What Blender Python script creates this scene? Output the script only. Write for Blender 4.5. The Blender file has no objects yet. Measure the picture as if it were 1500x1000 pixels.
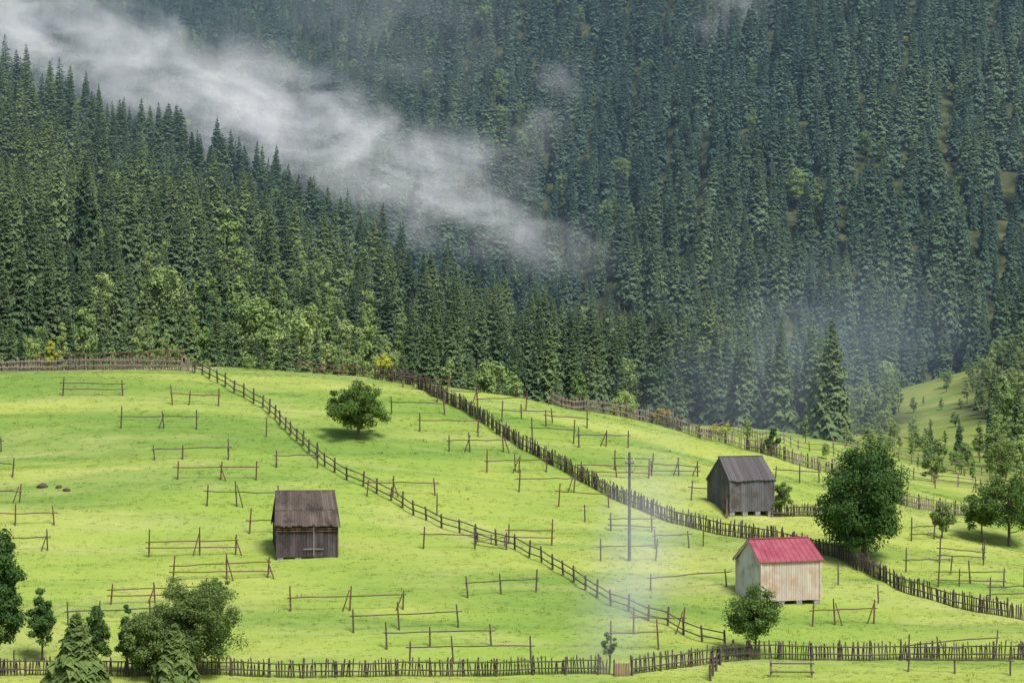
import bpy, math, random
import numpy as np
from mathutils import Vector, Matrix
rng=np.random.default_rng(7); random.seed(7)
FPX=4253.0
scene=bpy.context.scene
COL=scene.collection

# ------------------------------------------------------------------ terrain
XG=np.arange(-460,461,2.0); YG=np.arange(-100,2301,2.0)
def build_height():
    I=np.interp
    zr=I(XG,[-200,-46.7,-29,-8,3,13,28,46.7,80,200],[-8,-2.7,-1.9,-3.7,-5.3,-7.4,-11.2,-16,-19,-22])
    zf=I(XG,[-200,-80,-40,0,19,31,40,62,100,200],[-4,-9,-10,-16,-14,-12.5,-14,-17,-16,-8])
    ds=I(XG,[-460,-250,-132,-57,-18,17,60,460],[900,820,750,690,610,540,540,540])
    zs=I(XG,[-460,-250,-132,-57,-18,17,40,60,80,110,200,460],[180,105,64,31,6,-11,-12,-12,-6,2,25,70])
    G=I(XG,[-460,-200,50],[190,112,0])
    Z=np.zeros((len(XG),len(YG)))
    for i,x in enumerate(XG):
        near=I(YG,[-100,0,15,80,190,265,284,380,ds[i],ds[i]+400],[-2,-3,-7,-30,-22.35,zr[i],zr[i]-0.9,zf[i],zs[i],zs[i]-110])
        m=-15+0.36*(YG-550)-G[i]+8*np.sin(x/50+YG/150)+5*np.sin(x/27-YG/80+1)
        Z[i]=np.maximum(near,m)
    def blur(Z,r):
        k=2*r+1
        P=np.pad(Z,r,mode='edge')
        c=np.cumsum(np.pad(P,((1,0),(0,0))),axis=0); P=(c[k:]-c[:-k])/k
        c=np.cumsum(np.pad(P,((0,0),(1,0))),axis=1); return (c[:,k:]-c[:,:-k])/k
    for _ in range(2): Z=blur(Z,2)
    return Z
ZG=build_height()
def h(x,y):
    x=np.asarray(x,float); y=np.asarray(y,float)
    fx=np.clip((x-XG[0])/2,0,len(XG)-1.001); fy=np.clip((y-YG[0])/2,0,len(YG)-1.001)
    i=fx.astype(int); j=fy.astype(int); a=fx-i; b=fy-j
    z=ZG[i,j]*(1-a)*(1-b)+ZG[i+1,j]*a*(1-b)+ZG[i,j+1]*(1-a)*b+ZG[i+1,j+1]*a*b
    z=z+0.34*np.sin(x*0.11+1.3+0.6*np.sin(y*0.07))*np.sin(y*0.13+x*0.03)
    z=z+0.24*np.sin(y*0.55+1.6*np.sin(x*0.13)+x*0.09)*(.5+.5*np.sin(x*.07+y*.05))+0.06*np.sin(y*1.7+2.2*np.sin(x*0.21+y*.1)-x*.12)+0.03*np.sin(x*1.1+y*.9)*np.sin(y*1.3-x*.5)
    return z
def hz(x,y): return float(h(x,y))
def G(u,v,d0=165.0,d1=None):
    if d1 is None: d1=286.0 if u<700 else 420.0
    d=np.arange(d0,d1,0.25)
    x=(u-750)/FPX*d; z=(500-v)/FPX*d
    k=np.argmax(h(x,d)>=z)
    if not (h(x,d)>=z).any():
        k=int(np.argmin((z-h(x,d))/d))
    return Vector((x[k],d[k],hz(x[k],d[k])))
def forest_edge(x):
    return np.interp(x,[-200,-60,-20,0,10,25,44,52,62,110,300],[315,306,312,345,400,440,420,370,345,345,345])
def clearing(x,y):
    return (x>.133*y+2*np.sin(y*.08))&(x<.160*y+2*np.sin(y*.06))&(y<565)&(y>430)
def shrubs(x,y):
    return (x>.112*y)&(y<450)&(y>330)

# ------------------------------------------------------------------ materials
def newmat(name):
    m=bpy.data.materials.new(name); m.use_nodes=True
    nt=m.node_tree; nt.nodes.clear()
    return m,nt,nt.nodes,nt.links
def mixc(nt,fac,a,b,blend='MIX'):
    n=nt.nodes.new('ShaderNodeMix'); n.data_type='RGBA'; n.blend_type=blend
    for s,val in ((0,fac),(6,a),(7,b)):
        if hasattr(val,'is_output'): nt.links.new(val,n.inputs[s])
        elif s==0: n.inputs[0].default_value=val
        else: n.inputs[s].default_value=(*val,1) if len(val)==3 else val
    return n.outputs[2]
def math_(nt,op,a,b=None,c=None,clamp=False):
    n=nt.nodes.new('ShaderNodeMath'); n.operation=op; n.use_clamp=clamp
    for i,val in enumerate((a,b,c)):
        if val is None: continue
        if hasattr(val,'is_output'): nt.links.new(val,n.inputs[i])
        else: n.inputs[i].default_value=val
    return n.outputs[0]
def noise(nt,vec,scale,detail=4,rough=.55,dist=0):
    n=nt.nodes.new('ShaderNodeTexNoise'); n.inputs['Scale'].default_value=scale; n.inputs['Detail'].default_value=detail
    n.inputs['Roughness'].default_value=rough; n.inputs['Distortion'].default_value=dist
    nt.links.new(vec,n.inputs['Vector']); return n.outputs['Fac']
def mrange(nt,v,a,b,c=0,d=1):
    n=nt.nodes.new('ShaderNodeMapRange'); nt.links.new(v,n.inputs[0])
    for i,q in enumerate((a,b,c,d)): n.inputs[i+1].default_value=q
    return n.outputs[0]
def vmap(nt,vec,sc,rot=(0,0,0),loc=(0,0,0)):
    n=nt.nodes.new('ShaderNodeMapping'); n.inputs['Scale'].default_value=sc; n.inputs['Rotation'].default_value=rot; n.inputs['Location'].default_value=loc
    nt.links.new(vec,n.inputs[0]); return n.outputs[0]
def leafmat(name,c1,c2,transl=.25,c3=None,objw=.5,far=None):
    m,nt,N,L=newmat(name)
    g=N.new('ShaderNodeNewGeometry'); oi=N.new('ShaderNodeObjectInfo')
    f=math_(nt,'ADD',math_(nt,'MULTIPLY',g.outputs['Random Per Island'],1-objw),math_(nt,'MULTIPLY',oi.outputs['Random'],objw))
    nz=mrange(nt,noise(nt,g.outputs['Position'],0.35,3),.35,.65)
    f=math_(nt,'ADD',math_(nt,'MULTIPLY',f,.8),math_(nt,'MULTIPLY',nz,.2),clamp=True)
    c=mixc(nt,f,c1,c2)
    if c3:
        nz2=mrange(nt,noise(nt,g.outputs['Position'],0.012,3),.42,.62)
        r2=math_(nt,'MULTIPLY',nz2,math_(nt,'FRACT',math_(nt,'MULTIPLY',oi.outputs['Random'],7.3)))
        c=mixc(nt,r2,c,c3)
    if far:  # aerial haze painted into the leaf colour, stronger with distance
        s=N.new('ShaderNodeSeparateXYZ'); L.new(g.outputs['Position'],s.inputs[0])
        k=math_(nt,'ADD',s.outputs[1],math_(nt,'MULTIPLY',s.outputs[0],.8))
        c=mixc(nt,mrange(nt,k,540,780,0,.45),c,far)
    d=N.new('ShaderNodeBsdfDiffuse'); L.new(c,d.inputs[0]); sh=d.outputs[0]
    if transl>0:
        t=N.new('ShaderNodeBsdfTranslucent'); L.new(c,t.inputs[0])
        mx=N.new('ShaderNodeMixShader'); mx.inputs[0].default_value=transl
        L.new(d.outputs[0],mx.inputs[1]); L.new(t.outputs[0],mx.inputs[2]); sh=mx.outputs[0]
    o=N.new('ShaderNodeOutputMaterial'); L.new(sh,o.inputs[0]); return m
def woodmat(name,c1,c2,sc=(9,9,.9),c3=None,bump=.4,island=.6):
    m,nt,N,L=newmat(name)
    tc=N.new('ShaderNodeTexCoord'); g=N.new('ShaderNodeNewGeometry')
    v=vmap(nt,tc.outputs['Object'],sc)
    nz=noise(nt,v,1.5,5,.65)
    f=math_(nt,'ADD',math_(nt,'MULTIPLY',mrange(nt,nz,.3,.7),1-island),math_(nt,'MULTIPLY',g.outputs['Random Per Island'],island),clamp=True)
    c=mixc(nt,f,c1,c2)
    if c3:
        n2=mrange(nt,noise(nt,tc.outputs['Object'],.9,4,.6),.48,.68); c=mixc(nt,n2,c,c3)
    p=N.new('ShaderNodeBsdfPrincipled'); L.new(c,p.inputs['Base Color']); p.inputs['Roughness'].default_value=.9
    p.inputs['Specular IOR Level'].default_value=.2
    b=N.new('ShaderNodeBump'); b.inputs['Strength'].default_value=bump; b.inputs['Distance'].default_value=.03; L.new(nz,b.inputs['Height']); L.new(b.outputs[0],p.inputs['Normal'])
    o=N.new('ShaderNodeOutputMaterial'); L.new(p.outputs[0],o.inputs[0]); return m

M={}
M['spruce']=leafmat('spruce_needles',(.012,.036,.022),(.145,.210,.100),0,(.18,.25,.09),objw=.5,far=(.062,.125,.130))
M['leaf_dark']=leafmat('dark_leaves',(.055,.105,.028),(.165,.25,.065),.25,objw=.3)
M['leaf_deep']=leafmat('deep_green_leaves',(.032,.075,.024),(.11,.19,.055),.2,objw=.3)
M['leaf_mid']=leafmat('meadow_tree_leaves',(.080,.135,.042),(.23,.30,.09),.25,objw=.3)
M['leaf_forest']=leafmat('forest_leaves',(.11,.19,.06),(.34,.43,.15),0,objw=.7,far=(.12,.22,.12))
M['leaf_yellow']=leafmat('yellow_leaves',(.38,.42,.06),(.55,.55,.10),.3)
M['leaf_orange']=leafmat('orange_leaves',(.34,.28,.06),(.50,.38,.08),.3)
M['bark']=woodmat('bark',(.05,.04,.03),(.12,.10,.08))
M['wood']=woodmat('weathered_wood',(.04,.032,.028),(.14,.112,.09))
M['woodlight']=woodmat('bleached_wood',(.13,.105,.085),(.32,.265,.215))
M['woodbrown']=woodmat('reddish_pole_wood',(.075,.04,.027),(.19,.105,.07))
M['darkin']=woodmat('shadowed_timber',(.008,.007,.006),(.02,.017,.015))  # near-black core colour, stands in for shade in the gaps between boards

def meadow_col(nt,P):
    big=mrange(nt,noise(nt,P,.045,5,.6,.6),.38,.62)
    shade_band=mrange(nt,noise(nt,vmap(nt,P,(.16,.8,1)),.10,6,.60,.9),.46,.62)
    dry=mrange(nt,noise(nt,vmap(nt,P,(.4,1.2,1)),.09,6,.66,.6),.50,.68)
    c=mixc(nt,big,(.270,.365,.066),(.385,.420,.098))
    c=mixc(nt,math_(nt,'MULTIPLY',shade_band,.85),c,(.140,.240,.048))  # darker green bands: shading of the undulations put into the grass colour
    return mixc(nt,math_(nt,'MULTIPLY',dry,.6),c,(.48,.46,.18))
def ground_mat():
    m,nt,N,L=newmat('meadow_and_forest_floor')
    g=N.new('ShaderNodeNewGeometry'); P=g.outputs['Position']
    at=N.new('ShaderNodeAttribute'); at.attribute_name='forest'
    a2=N.new('ShaderNodeAttribute'); a2.attribute_name='dry'
    mid=mrange(nt,noise(nt,vmap(nt,P,(.25,1,1)),.40,6,.62,.8),.3,.7)
    fine=mrange(nt,noise(nt,P,4,5,.7),.25,.75)
    c=meadow_col(nt,P)
    c=mixc(nt,math_(nt,'MULTIPLY',mid,.35),c,(.18,.28,.055))
    c=mixc(nt,math_(nt,'MULTIPLY',fine,.18),c,(.12,.19,.04))
    c=mixc(nt,a2.outputs['Fac'],c,(.46,.38,.25))
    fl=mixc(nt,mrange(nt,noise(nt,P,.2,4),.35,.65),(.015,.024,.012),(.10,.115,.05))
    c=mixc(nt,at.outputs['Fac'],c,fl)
    p=N.new('ShaderNodeBsdfPrincipled'); L.new(c,p.inputs['Base Color']); p.inputs['Roughness'].default_value=1; p.inputs['Specular IOR Level'].default_value=.05
    b=N.new('ShaderNodeBump'); b.inputs['Strength'].default_value=.8; b.inputs['Distance'].default_value=.2
    L.new(math_(nt,'ADD',math_(nt,'MULTIPLY',mid,1.0),math_(nt,'MULTIPLY',fine,.12)),b.inputs['Height']); L.new(b.outputs[0],p.inputs['Normal'])
    o=N.new('ShaderNodeOutputMaterial'); L.new(p.outputs[0],o.inputs[0]); return m
M['ground']=ground_mat()
def grassmat():
    m,nt,N,L=newmat('grass_blades')
    oi=N.new('ShaderNodeObjectInfo')
    P=oi.outputs['Location']
    c=meadow_col(nt,P)
    c=mixc(nt,math_(nt,'MULTIPLY',oi.outputs['Random'],.3),c,(.22,.32,.06))
    d=N.new('ShaderNodeBsdfDiffuse'); L.new(c,d.inputs[0]); t=N.new('ShaderNodeBsdfTranslucent'); L.new(c,t.inputs[0])
    mx=N.new('ShaderNodeMixShader'); mx.inputs[0].default_value=.4; L.new(d.outputs[0],mx.inputs[1]); L.new(t.outputs[0],mx.inputs[2])
    o=N.new('ShaderNodeOutputMaterial'); L.new(mx.outputs[0],o.inputs[0]); return m
M['grass']=grassmat()
def plain(name,c1,c2,rough=.7,scale=3,metal=0):
    m,nt,N,L=newmat(name); tc=N.new('ShaderNodeTexCoord')
    c=mixc(nt,mrange(nt,noise(nt,tc.outputs['Object'],scale,6,.65),.35,.68),c1,c2)
    p=N.new('ShaderNodeBsdfPrincipled'); L.new(c,p.inputs['Base Color']); p.inputs['Roughness'].default_value=rough; p.inputs['Metallic'].default_value=metal
    p.inputs['Specular IOR Level'].default_value=.3
    o=N.new('ShaderNodeOutputMaterial'); L.new(p.outputs[0],o.inputs[0]); return m
M['red']=plain('red_painted_sheet_metal',(.25,.040,.062),(.33,.090,.115),.6,1.2)
M['stone']=plain('grey_stone',(.16,.16,.15),(.36,.35,.33),.9,4)
M['concrete']=plain('weathered_concrete',(.045,.05,.052),(.10,.105,.105),.85,3)
M['white']=plain('whitened_board',(.20,.19,.18),(.34,.33,.31),.8,5)
M['porcelain']=plain('porcelain',(.3,.3,.3),(.45,.45,.42),.3,5)
M['wall1']=woodmat('grey_violet_planks',(.035,.028,.031),(.12,.096,.10),(8,8,.7),(.045,.037,.035))
M['roof1']=woodmat('brown_grey_shingle_boards',(.055,.043,.036),(.15,.12,.10),(8,1,1),(.04,.033,.03))
M['log']=woodmat('brown_logs',(.08,.05,.032),(.16,.10,.068),(1,8,8))
M['wall2']=woodmat('blue_grey_planks',(.07,.07,.078),(.19,.185,.19),(8,8,.7),(.085,.072,.065))
M['roof2']=woodmat('grey_roof_boards',(.065,.058,.060),(.135,.12,.12),(8,1,1))
M['wall3']=woodmat('pale_fresh_planks',(.38,.315,.25),(.58,.51,.43),(8,8,.7),(.40,.29,.20),.5,.45)
M['wall3g']=woodmat('grey_stained_planks',(.48,.45,.42),(.68,.63,.58),(8,8,.7),(.28,.28,.30))

# ------------------------------------------------------------------ mesh helpers
class MB:
    def __init__(s): s.v=[];s.f=[];s.m=[]
    def add(s,vs,fs,mi=0):
        o=len(s.v); s.v+= [tuple(p) for p in vs]; s.f+=[tuple(i+o for i in f) for f in fs]; s.m+=[mi]*len(fs)
    def box(s,c,d,mi=0):
        x,y,z=c; a,b,e=d[0]/2,d[1]/2,d[2]/2
        s.add([(x+i*a,y+j*b,z+k*e) for k in(-1,1) for j in(-1,1) for i in(-1,1)],
              [(0,2,3,1),(4,5,7,6),(0,1,5,4),(2,6,7,3),(0,4,6,2),(1,3,7,5)],mi)
    def beam(s,a,b,w,t,mi=0,up=(0,0,1)):
        a=Vector(a);b=Vector(b); d=(b-a).normalized(); u=Vector(up)
        sd=d.cross(u)
        if sd.length<1e-3: sd=d.cross(Vector((0,1,0)))
        sd.normalize(); n=sd.cross(d)
        vs=[p+sd*i*w/2+n*k*t/2 for p in (a,b) for k in(-1,1) for i in(-1,1)]
        s.add(vs,[(0,1,3,2),(4,6,7,5),(0,4,5,1),(2,3,7,6),(0,2,6,4),(1,5,7,3)],mi)
    def cyl(s,a,b,r0,r1,n=7,mi=0,cap=True):
        a=Vector(a);b=Vector(b); d=(b-a).normalized(); sd=d.cross(Vector((0,.3,1)))
        if sd.length<1e-3: sd=Vector((1,0,0))
        sd.normalize(); q=d.cross(sd)
        vs=[p+(sd*math.cos(2*math.pi*i/n)+q*math.sin(2*math.pi*i/n))*r for p,r in((a,r0),(b,r1)) for i in range(n)]
        fs=[(i,(i+1)%n,n+(i+1)%n,n+i) for i in range(n)]
        if cap: fs+=[tuple(range(n))[::-1],tuple(range(n,2*n))]
        s.add(vs,fs,mi)
    def mesh(s,name,mats,smooth=False):
        me=bpy.data.meshes.new(name); me.from_pydata(s.v,[],s.f)
        for m in mats: me.materials.append(m)
        me.polygons.foreach_set('material_index',s.m)
        if smooth: me.polygons.foreach_set('use_smooth',[True]*len(s.f))
        me.update(); return me
def obj(name,me,parent=None,loc=(0,0,0),rot=None):
    o=bpy.data.objects.new(name,me); COL.objects.link(o); o.location=loc
    if rot: o.rotation_euler=rot
    if parent: o.parent=parent
    return o
def thing(name,loc,label,cat,group=None,rz=0,size=1.0):
    e=bpy.data.objects.new(name,None); COL.objects.link(e); e.location=loc; e.empty_display_size=size; e.rotation_euler=(0,0,rz)
    e['label']=label; e['category']=cat
    if group: e['group']=group
    return e

# ------------------------------------------------------------------ ground
def arr(*segs):
    out=[]
    for a,b,s in segs: out+=list(np.arange(a,b,s))
    return np.array(out)
xs=arr((-2500,-460,170),(-460,-62,7),(-62,62,.6),(62,460,7),(460,2501,170))
ys=arr((-400,-100,60),(-100,170,7),(170,300,.6),(300,420,2),(420,2300,9),(2300,5000,180))
X,Y=np.meshgrid(xs,ys,indexing='ij'); Zm=h(X,Y)
nx,ny=X.shape
V=np.stack([X,Y,Zm],-1).reshape(-1,3)
idx=np.arange(nx*ny).reshape(nx,ny)
F=np.stack([idx[:-1,:-1],idx[1:,:-1],idx[1:,1:],idx[:-1,1:]],-1).reshape(-1,4)
me=bpy.data.meshes.new('ground'); me.vertices.add(len(V)); me.vertices.foreach_set('co',V.ravel())
me.loops.add(F.size); me.loops.foreach_set('vertex_index',F.ravel().astype(np.int32))
me.polygons.add(len(F)); me.polygons.foreach_set('loop_start',np.arange(0,F.size,4,dtype=np.int32)); me.polygons.foreach_set('loop_total',np.full(len(F),4,dtype=np.int32))
me.polygons.foreach_set('use_smooth',np.ones(len(F),bool)); me.update(); me.validate()
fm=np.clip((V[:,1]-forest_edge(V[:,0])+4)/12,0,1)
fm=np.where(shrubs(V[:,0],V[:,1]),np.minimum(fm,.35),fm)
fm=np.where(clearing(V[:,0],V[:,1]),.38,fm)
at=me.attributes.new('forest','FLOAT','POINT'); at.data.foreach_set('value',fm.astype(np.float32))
G0=G(0,546); G1=G(283,545)
fy=np.interp(V[:,0],[G0.x,G1.x],[G0.y,G1.y])
dry=np.clip((V[:,1]-fy)/1.5,0,1)*np.clip((-26.5-V[:,0])/3,0,1)*(V[:,1]<300)*.85
at=me.attributes.new('dry','FLOAT','POINT'); at.data.foreach_set('value',dry.astype(np.float32))
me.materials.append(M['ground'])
go=obj('ground',me); go['kind']='structure'; go['label']='green hay meadow slope rising to a forested mountain'

# ------------------------------------------------------------------ vegetation meshes
def spruce_arrays(seed,H=24,R=2.9,step=.55,nb=9,ragged=.25,ex=.72):
    r=random.Random(seed); vs=[];fs=[]
    z=H*.05
    while z<H*.985:
        t=z/H
        Rz=R*((1-t)**ex)*min(1,.6+t*4)*(1-ragged/2+ragged*r.random())+.12
        n=max(4,int(nb*(.55+.45*(1-t)))); a0=r.random()*6.28
        up=.02+.35*t**2; dr=.80-.30*t
        for i in range(n):
            a=a0+6.283*i/n+r.uniform(-.35,.35); L=Rz*r.uniform(.68,1.15)
            if r.random()<.05: continue
            ca,sa=math.cos(a),math.sin(a); zz=z+r.uniform(-.25,.25)
            def p(s): return (ca*s*L,sa*s*L,zz+up*s*L-dr*s*s*L+ (0.18*L*s**3))
            for s in (.4,.62,.84):
                w=(.40*L*(1.2-s*.6)+.15)*r.uniform(.75,1.25)
                for sg in (-1,1):
                    q0=p(s-.2);q1=p(s+.18);c=p(min(1.05,s+.12))
                    k=len(vs); vs.append(q0);vs.append(q1)
                    vs.append((c[0]-sg*sa*w,c[1]+sg*ca*w,c[2]-w*r.uniform(.35,1.05)))
                    fs.append((k,k+1,k+2))
            q=p(.75);e=p(1.14);w=.16*L+.08;k=len(vs)
            vs.append((q[0]-sa*w,q[1]+ca*w,q[2]));vs.append((q[0]+sa*w,q[1]-ca*w,q[2]));vs.append((e[0],e[1],e[2]-.05*L));fs.append((k,k+1,k+2))
        z+=step*r.uniform(.8,1.2)*(1-.35*t)
    for i in range(4):
        a=i*1.57;k=len(vs); vs+= [(math.cos(a)*.18,math.sin(a)*.18,H*.955),(-math.sin(a)*.14,math.cos(a)*.14,H*.96),(0,0,H*1.012)];fs.append((k,k+1,k+2))
    return vs,fs
def leaf_arrays(seed,H,W,base,nc,nl,leaf,cone=0.0,r0=.24,shell=.5):
    g=np.random.default_rng(seed)
    Hc=H-base; c=[];
    while len(c)<nc:
        d=g.normal(size=3); d/=np.linalg.norm(d); rad=shell+(.86-shell)*g.random()
        q=d*rad
        if q[2]<-.75: continue
        wz=1-cone*(q[2]+.8)/1.7 if cone else 1
        c.append((q[0]*W/2*wz,q[1]*W/2*wz,base+Hc*.5+q[2]*Hc/2))
    c=np.array(c); rr=min(W,Hc)/2*g.uniform(r0*.7,r0*1.45,nc)
    if cone: rr*=1-.6*cone*(c[:,2]-base)/Hc
    P=[];Nn=[]
    for ci,ri in zip(c,rr):
        d=g.normal(size=(nl,3)); d/=np.linalg.norm(d,axis=1)[:,None]; d[:,2]*=.8
        P.append(ci+d*ri*(g.random((nl,1))**.4)*g.uniform(.8,1.2,(nl,1))); Nn.append(d+g.normal(size=(nl,3))*.45+np.array([0,0,.4]))
    P=np.concatenate(P);Nn=np.concatenate(Nn);Nn/=np.linalg.norm(Nn,axis=1)[:,None]
    t=np.cross(Nn,g.normal(size=Nn.shape)); t/=np.linalg.norm(t,axis=1)[:,None]; b=np.cross(Nn,t)
    s=(leaf*g.uniform(.6,1.3,len(P)))[:,None]
    Q=np.stack([P-t*s*.7,P-b*s*.4+Nn*s*.1,P+t*s*.7,P+b*s*.4+Nn*s*.1],1).reshape(-1,3)
    fs=np.arange(len(Q)).reshape(-1,4)
    return Q.tolist(),fs.tolist(),c
def trunk_mb(H,r,crowns=None,base=1,seed=0,lean=.02):
    mb=MB(); rr=random.Random(seed); p=Vector((0,0,-.4)); n=5
    for i in range(n):
        q=Vector((rr.uniform(-1,1)*lean*H*(i+1)/n,rr.uniform(-1,1)*lean*H*(i+1)/n,H*(i+1)/n))
        mb.cyl(p,q,r*(1-.17*i),r*(1-.17*(i+1)),8,0,False); p=q
    if crowns is not None:
        for c in crowns:
            c=Vector(c); z0=max(base*.8,min(H*.95,c.z*.6)); k=z0/H
            a=Vector((0,0,z0)); mid=a.lerp(c,.5)+Vector((0,0,-.05*H))
            mb.cyl(a,mid,r*.4*(1.1-k*.6),r*.25,5,0,False); mb.cyl(mid,c,r*.25,r*.08,5,0,False)
    return mb
def mesh_from(name,vs,fs,mat):
    me=bpy.data.meshes.new(name); me.from_pydata(vs,[],fs); me.materials.append(mat); me.update(); return me

SPR=[]
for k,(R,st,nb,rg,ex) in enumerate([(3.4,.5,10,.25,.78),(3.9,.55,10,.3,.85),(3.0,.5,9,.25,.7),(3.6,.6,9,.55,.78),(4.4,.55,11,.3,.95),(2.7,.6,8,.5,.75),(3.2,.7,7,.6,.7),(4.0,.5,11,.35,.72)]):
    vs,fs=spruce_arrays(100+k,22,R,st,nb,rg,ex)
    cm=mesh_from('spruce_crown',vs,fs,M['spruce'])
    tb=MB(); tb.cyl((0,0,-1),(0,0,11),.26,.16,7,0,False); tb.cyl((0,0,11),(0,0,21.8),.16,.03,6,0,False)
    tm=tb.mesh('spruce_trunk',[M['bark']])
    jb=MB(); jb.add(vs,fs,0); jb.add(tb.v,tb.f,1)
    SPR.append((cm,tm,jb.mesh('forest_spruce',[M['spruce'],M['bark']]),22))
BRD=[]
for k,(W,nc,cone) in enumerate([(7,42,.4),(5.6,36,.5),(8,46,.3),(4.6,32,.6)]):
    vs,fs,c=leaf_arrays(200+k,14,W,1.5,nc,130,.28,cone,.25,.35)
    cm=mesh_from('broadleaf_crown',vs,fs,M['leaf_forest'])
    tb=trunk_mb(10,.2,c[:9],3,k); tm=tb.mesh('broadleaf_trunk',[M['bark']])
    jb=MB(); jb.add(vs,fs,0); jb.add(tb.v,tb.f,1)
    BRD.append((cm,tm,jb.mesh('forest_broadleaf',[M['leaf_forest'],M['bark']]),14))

def tree_copy(kind,x,y,H,rz,label,group,sx=1.0):
    lib=SPR if kind=='spruce' else BRD
    cm,tm,_,H0=lib[int(rng.integers(len(lib)))]
    s=H/H0
    e=thing(kind+'_tree' if kind=='spruce' else 'broadleaf_tree',(x,y,hz(x,y)),label,'tree',group,rz)
    e.scale=(s*sx,s*sx,s)
    obj('trunk',tm,e); obj('crown',cm,e)
    return e

heroes=[('spruce',85,500,195),('spruce',125,480,225),('spruce',192,470,262),('broadleaf',333,470,278),('spruce',245,370,392),
('spruce',345,352,436),('spruce',422,330,478),('spruce',464,335,466),('spruce',636,318,492),('spruce',690,312,514),('spruce',600,400,455),
('spruce',1040,490,425),('spruce',1086,495,442),('spruce',975,500,482),('spruce',925,470,470),('spruce',1165,515,466),('spruce',1220,440,535),
('spruce',1000,505,440),('spruce',1060,510,410),('spruce',1112,500,470),('spruce',880,440,470),('spruce',845,430,500),('spruce',790,420,490),
('broadleaf',720,380,505),('broadleaf',850,390,530),('spruce',905,430,525),('broadleaf',915,395,560),('broadleaf',755,350,535),('broadleaf',1145,460,535),
('spruce',1270,480,560),('spruce',1430,580,400),('spruce',1390,590,350),('spruce',1480,560,400),('spruce',940,480,440),('broadleaf',60,345,470),
('broadleaf',120,360,440),('spruce',30,380,350),('broadleaf',210,350,470),('broadleaf',290,345,455),('broadleaf',390,350,462),('broadleaf',300,420,375),
('broadleaf',375,400,410),('broadleaf',440,380,440),('spruce',520,350,475),('spruce',555,360,460),('broadleaf',490,340,500),('spruce',20,330,470),('spruce',160,330,450),
('spruce',1300,470,545),('broadleaf',1310,420,612),('broadleaf',1240,400,615),('broadleaf',1180,390,605),('broadleaf',1480,400,555),('broadleaf',1460,380,600),
('broadleaf',1290,380,645),('broadleaf',1210,350,645),('broadleaf',1345,350,672),('broadleaf',1400,370,655),('broadleaf',1495,360,600),('broadleaf',1470,430,530),
('spruce',1405,400,612),('broadleaf',1380,345,674),('broadleaf',1425,340,668),('broadleaf',1490,335,650),('spruce',1130,470,520),('broadleaf',1095,360,605),('spruce',730,330,545),('spruce',815,370,545),
('spruce',180,340,475),('broadleaf',250,335,490),('spruce',310,335,470),('broadleaf',520,335,505),('spruce',590,330,505),('broadleaf',450,420,425),('broadleaf',410,440,400),('broadleaf',660,340,520),
('spruce',55,360,400),('spruce',100,350,450),('spruce',270,400,400),('spruce',380,330,500),('spruce',500,330,505),('spruce',215,420,380),
('broadleaf',150,420,390),('broadleaf',240,430,365),('spruce',10,430,300),('spruce',90,420,350),('broadleaf',350,430,385),('broadleaf',480,400,445),('broadleaf',540,400,465),
('spruce',1450,400,580),('broadleaf',1335,410,630),('broadleaf',1450,350,645),('broadleaf',1435,390,610),('spruce',1492,380,560)]
taken=[]
ns=0
for kd,u,d,vt in heroes:
    x=(u-750)/FPX*d; z=hz(x,d); H=(500-vt)/FPX*d-z; H=max(2.2,H)
    lab='tall dark green spruce at the edge of the forest' if kd=='spruce' else 'light green broadleaf tree at the forest edge'
    tree_copy(kd,x,d,H,rng.uniform(0,6.28),lab,'spruces at the forest edge' if kd=='spruce' else 'broadleaf trees at the forest edge',.85 if kd=='spruce' else 1.0)
    taken.append((x,d)); ns+= kd=='spruce'
pts=[]
yy=300.0
while yy<1600:
    half=.1763*yy*1.10+8
    spc=4.2 if yy<420 else (4.7 if yy<560 else 5.6)
    xx=-half+rng.uniform(0,spc)
    while xx<half:
        x=xx+rng.uniform(-.5,.5)*spc; y=yy+rng.uniform(-.5,.5)*spc
        pts.append((x,y)); xx+=spc
    yy+=spc*.98
pts=np.array(pts); pz=h(pts[:,0],pts[:,1])
vv=500-pz/pts[:,1]*FPX
keep=(pts[:,1]>forest_edge(pts[:,0])+rng.uniform(-3,8,len(pts)))&(vv>-80)&(rng.random(len(pts))<.93)
inclr=clearing(pts[:,0],pts[:,1]); insh=shrubs(pts[:,0],pts[:,1])
keep&=~(inclr&(rng.random(len(pts))<.72))
keep&=~(insh&(rng.random(len(pts))<.3))
tk=np.array(taken)
for k in range(len(pts)):
    if keep[k] and pts[k,1]<540 and np.min(np.hypot(tk[:,0]-pts[k,0],tk[:,1]-pts[k,1]))<3.2: keep[k]=False
pts=pts[keep]; pz=pz[keep]; px_,py_=pts[:,0],pts[:,1]; inclr=inclr[keep]; insh=insh[keep]
nzp=np.sin(px_*.043+1)*np.sin(py_*.031+px_*.02)+.6*np.sin(px_*.11+py_*.07)
pb=np.full(len(pts),.04)+np.where(nzp>.8,.18,0)
pb=np.where((px_<8)&(py_<430),.5+.15*(nzp>.1),pb)
pb=np.where((px_<-15)&(py_>=430)&(py_<530),.5+.2*(nzp>.2),pb)
pb=np.where((px_<-25)&(py_>=530)&(py_<600),.15+.3*(nzp>.3),pb)
pb=np.where((px_<-.13*py_)&(py_<600),pb*.45,pb)
pb=np.where((px_>50)&(py_<540),.75,pb)
pb=np.where(inclr|insh,.97,pb)
isb=rng.random(len(pts))<pb
Hs=8+11*rng.random(len(pts))**1.5; Hs=np.where(py_<560,rng.uniform(8.5,18,len(pts)),Hs)
Hs=np.where(py_>620,7.5+10.5*rng.random(len(pts))**1.3,Hs)
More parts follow.
